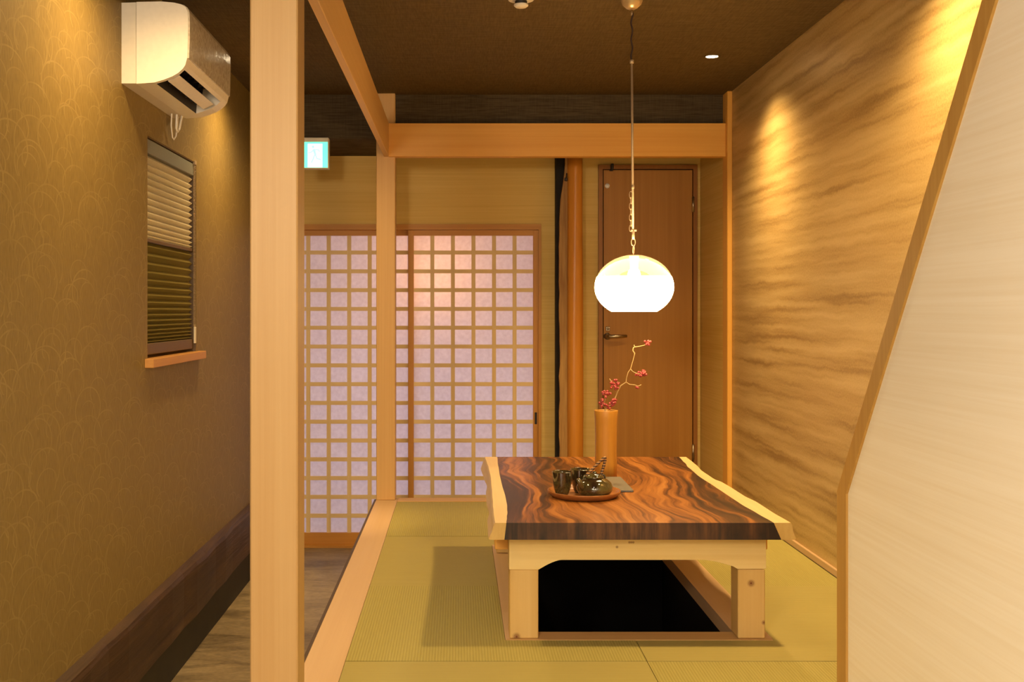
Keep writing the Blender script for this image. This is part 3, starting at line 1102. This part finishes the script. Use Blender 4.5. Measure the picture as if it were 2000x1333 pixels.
# flap
m = MB()
m.prism([(XL + 0.1420, Z + 0.7600), (XL + 0.1800, Z + 0.7760), (XL + 0.1820, Z + 0.7730), (XL + 0.1440, Z + 0.7550)], 'y', oy0 + 0.01, oy1 - 0.035)
fl = m.build('air_flap', plastic, ac)
y = oy0 + 0.05
vane = MB().prism([(XL + 0.118, Z + 0.765), (XL + 0.140, Z + 0.775), (XL + 0.15, Z + 0.835), (XL + 0.118, Z + 0.828)], 'y', y, y + 0.002).build('inner_vane', dkplastic, ac)
for i in range(1, 7):
    part_copy(vane, ac, (0, i * 0.07, 0))
# hanging drain and power cord loops under the case
m = MB()


def loop(px_list, Y, r):
    pts = []
    for (a, b) in px_list:
        p = P(a, b, Y)
        pts.append((XL + 0.012 + (Y - 4.05) * 0.0, 4.05 + ((a - 345) * 0.0052), p.z))
    return pts


m.tube([(XL + 0.02, 4.030, Z + 0.742), (XL + 0.014, 4.045, Z + 0.700), (XL + 0.012, 4.070, Z + 0.660), (XL + 0.014, 4.083, Z + 0.652), (XL + 0.02, 4.092, Z + 0.668), (XL + 0.03, 4.085, Z + 0.742)], 0.0028, 8)
m.tube([(XL + 0.035, 4.045, Z + 0.742), (XL + 0.032, 4.050, Z + 0.690), (XL + 0.034, 4.060, Z + 0.678), (XL + 0.038, 4.070, Z + 0.690), (XL + 0.046, 4.078, Z + 0.742)], 0.0045, 8)
tag(m.build('looped_cord', lattice_rope, ac), 'looped white cord hanging underneath')

# ------------------------------------------------------------------ exit sign
EY = 5.635
ex = thing('exit_sign', (XP(615, EY), EY, ZP(298, EY)), 'small lit green exit sign with a running figure', 'sign')
x0, x1 = XP(588.5, EY), XP(641.5, EY)
MB().cbox(x0, x1, EY + 0.002, 5.70, ZP(329, EY), ZP(268.5, EY), 0.003).build('case', plastic2, ex)
green_e = emit('lit green face', (0.14, 0.95, 0.62), 1.15)
white_e = emit('lit white face', (0.88, 1.0, 0.95), 1.25)
man_e = emit('pale green figure', (0.42, 0.92, 0.80), 0.95)
MB().box(x0 + 0.004, x1 - 0.004, EY, EY + 0.002, ZP(327.5, EY), ZP(277.5, EY)).build('lit_face', green_e, ex)
MB().box(XP(601, EY), XP(629.5, EY), EY - 0.001, EY, ZP(327, EY), ZP(281, EY)).build('doorway_symbol', white_e, ex)
m = MB()


def stroke(pts, wd):
    for (a, b) in zip(pts[:-1], pts[1:]):
        A, B = Vector(a), Vector(b)
        dd = (B - A).normalized()
        nn = Vector((-dd.y, dd.x)) * wd / 2
        poly = [A - dd * wd * 0.3 + nn, B + dd * wd * 0.3 + nn, B + dd * wd * 0.3 - nn, A - dd * wd * 0.3 - nn]
        m.prism([(XP(p.x, EY), ZP(p.y, EY)) for p in poly], 'y', EY - 0.002, EY - 0.001)


head = [(XP(611.5 + 2.6 * math.cos(2 * PI * i / 14), EY), ZP(287 + 2.6 * math.sin(2 * PI * i / 14), EY)) for i in range(14)]
m.prism(head, 'y', EY - 0.002, EY - 0.001)
stroke([(613, 292.5), (616, 302)], 4.6)
stroke([(613, 292.5), (608, 297.5), (602.5, 299)], 2.2)
stroke([(613, 292.5), (622.5, 293), (624, 297)], 2.2)
stroke([(615, 302), (611.5, 311), (608.5, 318)], 2.8)
stroke([(616, 302), (619, 310), (627, 312)], 2.6)
m.build('running_figure', man_e, ex)

# ------------------------------------------------------------------ ceiling fixtures
sd = thing('smoke_detector', (0.224, 3.89, CEIL), 'small cream smoke detector on the dark ceiling', 'detector')
MB().lathe([(0.001, 0), (0.05, 0), (0.05, -0.012), (0.046, -0.022), (0.030, -0.026), (0.001, -0.026)], (0.224, 3.89, CEIL), 28).build('base', plastic2, sd)
MB().lathe([(0.022, -0.026), (0.022, -0.038), (0.001, -0.038)], (0.224, 3.89, CEIL), 24).build('sensing_chamber', dkplastic, sd)
MB().lathe([(0.001, -0.036), (0.026, -0.038), (0.026, -0.043), (0.020, -0.048), (0.001, -0.049)], (0.224, 3.89, CEIL), 24).build('cap', plastic2, sd)

src = None
labels = {
    0: 'recessed downlight above the aisle, by the far end, hidden behind the near post',
    1: 'recessed downlight above the aisle near the air conditioner',
    2: 'lit recessed downlight in the dark ceiling beside the gold wall',
    3: 'recessed downlight beside the gold wall, nearer than the table',
    4: 'unseen downlight added in front of the near post to light the foreground',
    5: 'unseen downlight added behind the camera on the aisle side',
    6: 'unseen downlight added behind the camera on the stair side',
}
for i, (x, y, p_, s_, c_) in enumerate(DOWNLIGHTS):
    r = thing('downlight', (x, y, CEIL), labels[i], 'light', 'ceiling downlights')
    if src is None:
        a = MB().lathe([(0.036, 0.0), (0.036, -0.003), (0.032, -0.004), (0.027, -0.002), (0.027, 0.0)], (x, y, CEIL), 28).build('trim_ring', ceilpaper, r)
        b = MB().lathe([(0.001, -0.0015), (0.027, -0.0015)], (x, y, CEIL), 24).build('lens', lens_m, r)
        src = (a, b)
    else:
        for q in src:
            part_copy(q, r)

# ------------------------------------------------------------------ low table
TZ = PLAT + 0.374
TH = 0.050
tb = thing('low_table', (0.54, 3.9, PLAT), 'low live-edge slab table with pine legs over the footwell', 'table')


def interp(tbl, y):
    if y <= tbl[0][0]:
        return tbl[0][1]
    for (a, b) in zip(tbl[:-1], tbl[1:]):
        if y <= b[0]:
            k = (y - a[0]) / (b[0] - a[0])
            k = k * k * (3 - 2 * k)
            return a[1] + (b[1] - a[1]) * k
    return tbl[-1][1]


HT = CAMZ - TZ


def tabl(pxs):
    out = []
    for (px, py) in pxs:
        fz = (py - VY) / HT
        out.append((F / fz, (px - VX) / fz))
    return sorted(out)


tl = tabl([(945.5, 893), (949, 902), (953, 914), (957, 932), (959, 955), (960.5, 975), (961.5, 992), (963, 1008), (965, 1022)])
tli = tabl([(971, 893), (973, 910), (976.5, 931), (981, 950), (986.5, 968), (990, 985), (991, 1000), (990, 1012), (989, 1022)])
trr = tabl([(1341, 893), (1352, 901), (1359, 907), (1375, 922), (1396, 936), (1413, 943), (1430, 953), (1455, 969), (1481, 982), (1512, 1002), (1545, 1021)])
tri = tabl([(1326, 893), (1337, 904), (1345, 914), (1368, 933), (1396, 951), (1420, 967), (1447, 985), (1480, 1004), (1510, 1021)])
TY0, TY1 = F / ((1022 - VY) / HT), F / ((893 - VY) / HT)
NS = 60
m = MB()
secs = []
rr = random.Random(5)
for i in range(NS + 1):
    y = TY0 + (TY1 - TY0) * i / NS
    xl, xli, xr, xri = interp(tl, y), interp(tli, y), interp(trr, y), interp(tri, y)
    wob = 0.003 * math.sin(y * 11) + 0.0015 * math.sin(y * 23 + 1)
    bl_ = xl - 0.014 + wob
    br_ = xr + 0.010 - wob
    s_ = [(xl + 0.003, TZ), (xli, TZ), (xli + 0.2, TZ), ((xli + xri) / 2, TZ), (xri - 0.2, TZ), (xri, TZ), (xr - 0.003, TZ),
          (xr + 0.001, TZ - 0.006), (xr + 0.004, TZ - TH * 0.5), (br_, TZ - TH + 0.004), (br_ - 0.003, TZ - TH),
          (xri + 0.022, TZ - TH), ((xli + xri) / 2, TZ - TH), (xli - 0.006, TZ - TH),
          (bl_ + 0.003, TZ - TH), (bl_, TZ - TH + 0.004), (xl - 0.006, TZ - TH * 0.5), (xl - 0.001, TZ - 0.006)]
    secs.append([(x, y, z) for x, z in s_])
K = len(secs[0])
sapseg = {0, 5, 6, 7, 8, 9, 10, 13, 14, 15, 16, 17}
for i in range(NS):
    for j in range(K):
        j2 = (j + 1) % K
        m.add([secs[i][j], secs[i][j2], secs[i + 1][j2], secs[i + 1][j]], [(0, 1, 2, 3)], 1 if j in sapseg else 0)
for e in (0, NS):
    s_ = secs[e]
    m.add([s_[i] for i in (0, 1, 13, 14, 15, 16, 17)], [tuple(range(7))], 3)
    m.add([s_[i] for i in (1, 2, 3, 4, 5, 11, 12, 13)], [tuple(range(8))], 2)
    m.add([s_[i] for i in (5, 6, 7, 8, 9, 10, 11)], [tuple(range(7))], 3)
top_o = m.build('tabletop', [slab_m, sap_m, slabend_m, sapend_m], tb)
bm = bmesh.new()
bm.from_mesh(top_o.data)
bmesh.ops.remove_doubles(bm, verts=bm.verts, dist=1e-5)
bmesh.ops.recalc_face_normals(bm, faces=bm.faces)
bm.to_mesh(top_o.data)
bm.free()
ZU = TZ - TH
w0 = tb['_w']


def leg(x0, x1, y0, y1, knots=()):
    mt = wood('pine leg', (0.68, 0.47, 0.185), (0.58, 0.36, 0.11), 'z', 60, 1.5, rough=0.5, knots=[(a - w0[0], b - w0[1], c - w0[2], r) for a, b, c, r in knots])
    return MB().cbox(x0, x1, y0, y1, PLAT + 0.0025, zleg, 0.003).build('leg', mt, tb)


LY0, LY1 = 3.265, 3.352
fzl = F / LY0
zleg = ZP(1113, LY0)
LXa, LXb = (995.5 - VX) / fzl, (1051.5 - VX) / fzl
RXa, RXb = (1441.5 - VX) / fzl, (1494.5 - VX) / fzl
k1 = P(1009, 1244.5, LY0)
k2 = P(1467, 1140, LY0)
k3 = P(1492, 1217, LY0)
leg(LXa, LXb, LY0, LY1, [(*k1, 0.012)])
leg(RXa, RXb, LY0, LY1, [(*k2, 0.011), (*k3, 0.007)])
BY0, BY1 = 4.42, 4.507
leg(LXa, LXb, BY0, BY1)
leg(RXa, RXb, BY0, BY1)


def apron(ya, yb_):
    q = lambda px, py: ((px - VX) / fzl, ZP(py, LY0))
    pts = [q(994.5, 1113), q(1052, 1113)]
    for i in range(1, 8):
        tt = i / 8
        pts.append(q(1052 + 52 * tt, 1113 - 19.5 * math.sin(tt * PI / 2)))
    pts.append(q(1104, 1094))
    for i in range(8, 0, -1):
        tt = i / 8
        pts.append(q(1441 - 76 * tt, 1110 - 16 * math.sin(tt * PI / 2)))
    pts += [q(1441, 1112), q(1496, 1111.5)]
    pts += [(q(1496, 1100)[0], ZU), (q(994.5, 1100)[0], ZU)]
    return MB().prism(pts, 'y', ya, yb_)


kk = P(1205, 1069, LY0)
kk2 = P(1233, 1060, LY0)
pa = wood('pine apron', (0.80, 0.62, 0.29), (0.70, 0.50, 0.19), 'x', 50, 1.3, rough=0.5, knots=[(kk.x - w0[0], kk.y - w0[1], kk.z - w0[2], 0.0045), (kk2.x - w0[0], kk2.y - w0[1], kk2.z - w0[2], 0.004), (kk2.x + 0.006 - w0[0], kk2.y - w0[1], kk2.z - w0[2], 0.004), (kk2.x - 0.006 - w0[0], kk2.y - w0[1], kk2.z - w0[2], 0.004)])
apron(LY0 - 0.001, LY1).build('apron', pa, tb)
apron(BY0, BY1 + 0.001).build('apron', pine_x, tb)
MB().cbox(0.112, 0.965, 3.36, 3.445, ZP(1074, 3.36), ZU, 0.002).build('batten', beam_x, tb)

# ------------------------------------------------------------------ things on the table
# wooden vase
vc = (0.554, 4.055, TZ)
va = thing('wooden_vase', vc, 'tall orange wooden vase standing on the table', 'vase')
prof = [(0.041, 0.0), (0.0405, 0.05), (0.0400, 0.10), (0.0405, 0.16), (0.042, 0.22), (0.0445, 0.249), (0.0440, 0.251), (0.034, 0.250), (0.032, 0.20), (0.030, 0.02), (0.001, 0.02)]
MB().lathe(prof, vc, 36, wob=lambda a, z: 1 + 0.03 * math.sin(2 * a + 0.6) + 0.018 * math.sin(5 * a + z * 6), cap0=True).build('body', vase_m, va)
# berry branch: pixels measured on the photograph, spread in depth
BYD = 4.05
br = thing('berry_branch', (vc[0], vc[1], TZ + 0.02), 'dry twig with clusters of pink berries in the wooden vase', 'branch')


def bp(px, py, dy=0.0):
    p = P(px, py, BYD)
    p.y += dy
    return p


m = MB()
m.tube([(vc[0] + 0.004, vc[1], TZ + 0.03), bp(1182, 800), bp(1197, 789, 0.01), bp(1203.5, 776, 0.012), bp(1206, 768, 0.01), bp(1213, 754, 0.005), bp(1223, 747, 0.0), bp(1223.5, 738, -0.004), bp(1226.5, 727, -0.008), bp(1231, 721, -0.008), bp(1235, 706, -0.01), bp(1238, 694, -0.012), bp(1238.5, 690, -0.012), bp(1235, 685, -0.012), bp(1236, 680, -0.012), bp(1238, 678, -0.012), bp(1248, 677, -0.006), bp(1258, 675, 0.0), bp(1266, 671, 0.006)],
       [0.003, 0.003, 0.0022, 0.002, 0.002, 0.002, 0.002, 0.0016, 0.0014, 0.0016, 0.0013, 0.0016, 0.0022, 0.0022, 0.0022, 0.0016, 0.0014, 0.0014, 0.001], 6)
m.tube([bp(1223, 747), bp(1229, 751, -0.01), bp(1238, 751.5, -0.02), bp(1244, 754, -0.025), bp(1250, 751, -0.03)], 0.0012, 6)
m.tube([bp(1231, 721, -0.008), bp(1235, 726, -0.012), bp(1240, 728.5, -0.016), bp(1250, 731, -0.02)], 0.0012, 6)
m.tube([bp(1238, 678, -0.012), bp(1237.5, 674, -0.012)], 0.0014, 6)
m.tube([bp(1182, 800), bp(1180, 785, -0.01), bp(1184, 770, -0.012)], 0.0012, 6)
m.tube([bp(1182, 800), bp(1176, 790, -0.015)], 0.0012, 6)
m.tube([bp(1204, 765, 0.01), bp(1199, 755, 0.0), bp(1190, 740, -0.01)], 0.0011, 6)
m.build('stem', twig_m, br)
rr = random.Random(21)
first = None
clusters = [(1200, 751, 9.5, 10.5, 20), (1183, 770, 9, 6.5, 14), (1177, 788, 7.5, 8, 13), (1199, 785, 5.5, 5.5, 9), (1190, 792, 9, 6, 7), (1253, 731, 10, 7.5, 16), (1244.5, 757, 2, 2, 2), (1265, 670, 6, 5, 6), (1259, 669, 2, 2, 1), (1240, 733, 3, 3, 2)]
for (cx, cy_, rx, ry, n_) in clusters:
    for i in range(int(n_ * 1.4 + 0.5)):
        a, q = rr.uniform(0, 2 * PI), math.sqrt(rr.random())
        p = bp(cx + rx * q * math.cos(a), cy_ + ry * q * math.sin(a), rr.uniform(-0.014, 0.014) - 0.006)
        if first is None:
            first = MB().ball(p, 0.0047, 10, 7).build('berry', berry_m, br)
            p0 = p.copy()
        else:
            part_copy(first, br, p - p0)

# grey folder
o = MB()
o.cbox(0.522, 0.602, 3.705, 4.005, TZ + 0.0005, TZ + 0.0045, 0.0008)
fo = thing('menu_folder', (0.562, 3.855, TZ), 'flat grey folder lying beside the teapot tray', 'folder')
MB().cbox(0.522, 0.602, 3.705, 4.005, TZ + 0.0004, TZ + 0.003, 0.0006).build('lower_cover', slate_e, fo)
MB().box(0.523, 0.600, 3.708, 4.003, TZ + 0.003, TZ + 0.005).build('pages', plastic2, fo)
MB().cbox(0.522, 0.602, 3.705, 4.005, TZ + 0.005, TZ + 0.0075, 0.0006).build('upper_cover', slate_m, fo)

# tray
tcx, tcy = 0.421, 3.622
tr_ = MB().lathe([(0.001, 0.0), (0.098, 0.0), (0.108, 0.002), (0.119, 0.012), (0.1235, 0.020), (0.1225, 0.0225), (0.119, 0.0215), (0.112, 0.013), (0.104, 0.0075), (0.098, 0.0065), (0.001, 0.0065)], (tcx, tcy, TZ + 0.0002), 56).build('serving_tray', tray_m, loc=(tcx, tcy, TZ))
tag(tr_, 'round dark wooden tray carrying the teapot and cups', 'tray')
TRZ = TZ + 0.0068

cup_prof = [(0.001, 0.0), (0.019, 0.0), (0.0195, 0.003), (0.0235, 0.010), (0.0285, 0.028), (0.0320, 0.050), (0.0335, 0.072), (0.0345, 0.080), (0.0335, 0.0815), (0.0320, 0.080), (0.0305, 0.06), (0.026, 0.025), (0.018, 0.010), (0.001, 0.009)]


def cup(x, y, label):
    c = thing('tea_cup', (x, y, TRZ), label, 'cup', 'glazed cups on the tray')
    MB().lathe(cup_prof[:8], (x, y, TRZ), 30, wob=lambda a, z: 1 + 0.012 * math.sin(3 * a + 30 * z)).build('body', glaze_m, c)
    MB().lathe(cup_prof[7:], (x, y, TRZ), 30, wob=lambda a, z: 1 + 0.012 * math.sin(3 * a + 30 * z)).build('rim_and_inside', glaze_m, c)
    return c


cup(0.345, 3.60, 'dark glazed tea cup at the front of the tray, clear of the teapot')
cup(0.413, 3.657, 'dark glazed tea cup half hidden behind the teapot')

# teapot
tx, ty = 0.4495, 3.565
tp_ = thing('teapot', (tx, ty, TRZ), 'squat dark glazed teapot with a wrapped cane handle', 'teapot')
MB().lathe([(0.001, 0.0), (0.034, 0.0), (0.038, 0.003), (0.052, 0.012), (0.0600, 0.026), (0.0600, 0.036), (0.054, 0.050), (0.042, 0.060), (0.031, 0.064), (0.029, 0.067), (0.029, 0.064)], (tx, ty, TRZ), 40, wob=lambda a, z: 1 + 0.01 * math.sin(2 * a) + 0.006 * math.sin(5 * a + 60 * z)).build('body', glaze_m, tp_)
lid = MB().lathe([(0.027, 0.063), (0.031, 0.066), (0.030, 0.070), (0.022, 0.077), (0.012, 0.081), (0.001, 0.082)], (tx, ty, TRZ), 32).build('lid', glaze_m, tp_)
MB().ball((tx, ty, TRZ + 0.083), 0.0075, 14, 8, sz=0.6).build('knob', glaze_m, lid)
sp0 = Vector((tx - 0.036, ty - 0.028, TRZ + 0.032))
m = MB().tube([sp0, sp0 + Vector((-0.012, -0.010, 0.010)), sp0 + Vector((-0.018, -0.016, 0.024)), sp0 + Vector((-0.024, -0.021, 0.036))], [0.014, 0.011, 0.008, 0.0065], 12)
m.build('spout', glaze_m, tp_)
lugL = Vector((tx - 0.030, ty - 0.004, TRZ + 0.060))
lugR = Vector((tx + 0.030, ty + 0.016, TRZ + 0.060))
for L in (lugL, lugR):
    pts = [L + Vector((0.007 * math.cos(a), 0.0, 0.004 + 0.009 * math.sin(a))) for a in [2 * PI * i / 14 for i in range(14)]]
    MB().tube(pts, 0.0032, 8, closed=True).build('lug', glaze_m, tp_)
# cane bail, leaning over to the right
topc = (lugL + lugR) / 2 + Vector((0.037, 0.012, 0.070))
A, B = lugL + Vector((0, 0, 0.010)), lugR + Vector((-0.008, 0, 0.008))
pts = []
for i in range(25):
    u = i / 24
    base = A.lerp(B, u)
    hgt = 1 - abs(2 * u - 1) ** 1.35
    apex = topc - (A + B) / 2
    pts.append(base + apex * hgt)
rad = [0.0050 + 0.0009 * math.sin(i * 2.1) for i in range(25)]
MB().tube(pts, rad, 9).build('handle', cane_m, tp_)

# ------------------------------------------------------------------ pendant lamp
PY = 3.90
pcx = XP(1238.5, PY)
pd_ = thing('pendant_lamp', (pcx, PY, CEIL), 'glass globe pendant lamp glowing above the table', 'lamp')
sc = PY / F
ccx = XP(1234, PY)
MB().lathe([(0.001, -0.053), (0.012, -0.053), (0.020, -0.049), (0.034, -0.036), (0.041, -0.018), (0.043, 0.0), (0.001, 0.0)], (ccx, PY, CEIL), 32).build('canopy', canopy_m, pd_)
zt = ZP(21, PY)
m = MB()
pts = []
for i in range(22):
    z = zt + (ZP(118, PY) - zt) * i / 21
    pts.append((ccx + 0.0026 * math.sin(i * 0.9) + 0.001 * (i < 3), PY + 0.002 * math.cos(i * 1.3), z))
m.tube(pts, 0.0032, 8)
m.build('cord', cord_m, pd_)
m = MB().tube([(ccx, PY, ZP(22, PY)), (ccx, PY, ZP(30, PY))], 0.0042, 10)
m.build('cord_grip', chrome_m, pd_)
rod = MB().tube([(ccx, PY, ZP(118, PY)), (pcx - 0.004, PY, ZP(452, PY))], 0.0042, 12)
rod.tube([(ccx, PY, ZP(117, PY)), (ccx, PY, ZP(124, PY))], 0.0072, 12)
rod.tube([(pcx - 0.0045, PY, ZP(362, PY)), (pcx - 0.0045, PY, ZP(369, PY))], 0.0055, 12)
rod.build('rod', brass_m, pd_)


def link(c, rx, rz, ang, r):
    pts = []
    for i in range(16):
        a = 2 * PI * i / 16
        u, z = rx * math.cos(a), rz * math.sin(a)
        pts.append((c[0] + u * math.cos(ang), c[1] + u * math.sin(ang), c[2] + z))
    return MB().tube(pts, r, 6, closed=True)


first = None
for i, py in enumerate((381, 392, 403, 414, 425, 436, 446)):
    c = (XP(1231.8 + (i % 2) * 0.4, PY), PY - 0.002, ZP(py, PY))
    link(c, 0.0058, 0.0125, 0.25 + (i % 2) * 1.5, 0.0011).build('chain_link', brass_m, pd_)
m = MB().tube([(pcx - 0.003, PY, ZP(449, PY)), (pcx - 0.003, PY, ZP(468, PY))], 0.0055, 10)
m.cbox(pcx - 0.012, pcx + 0.009, PY - 0.005, PY + 0.005, ZP(452, PY), ZP(448.5, PY), 0.001)
m.build('hook', brass_m, pd_)
link((pcx - 0.003, PY, ZP(473, PY)), 0.0075, 0.0135, 0.1, 0.0018).build('chain_link', brass_m, pd_)
link((pcx - 0.002, PY, ZP(488, PY)), 0.0075, 0.0160, 1.1, 0.0018).build('chain_link', brass_m, pd_)
R = 76.7 * sc
zc = ZP(561.5, PY)
th_, bh_ = 63.5 * sc, 58.0 * sc


def rz_(py):
    z = ZP(py, PY) - zc
    h = th_ if z > 0 else bh_
    return (max(1e-3, R * math.sqrt(max(0, 1 - (z / h) ** 2))), z)


WY = 541
prof = [rz_(py) for py in [498.2, 498.6, 499.5, 501, 503.5, 507, 511, 516, 522, 529, 535, WY]]
sh = MB().lathe(prof, (pcx, PY, zc), 48, cap0=False).build('clear_dome', clearglass, pd_)
prof = [rz_(py) for py in [WY, 548, 555, 561.5, 568, 575, 582, 589, 595, 600, 605, 609]]
MB().lathe(prof, (pcx, PY, zc), 48).build('opal_bowl', opal_m, pd_)
MB().lathe([(0.017, 0), (0.0175, -0.010), (0.0155, -0.012), (0.0145, -0.052), (0.001, -0.052)], (pcx, PY, ZP(500.5, PY)), 24).build('socket', plain('white socket', (0.85, 0.8, 0.7), 0.4), pd_)
MB().ball((pcx, PY, ZP(538, PY)), 0.024, 18, 12, sz=1.2).build('bulb', bulb_m, pd_)

for ob in bpy.data.objects:
    if '_w' in ob:
        del ob['_w']
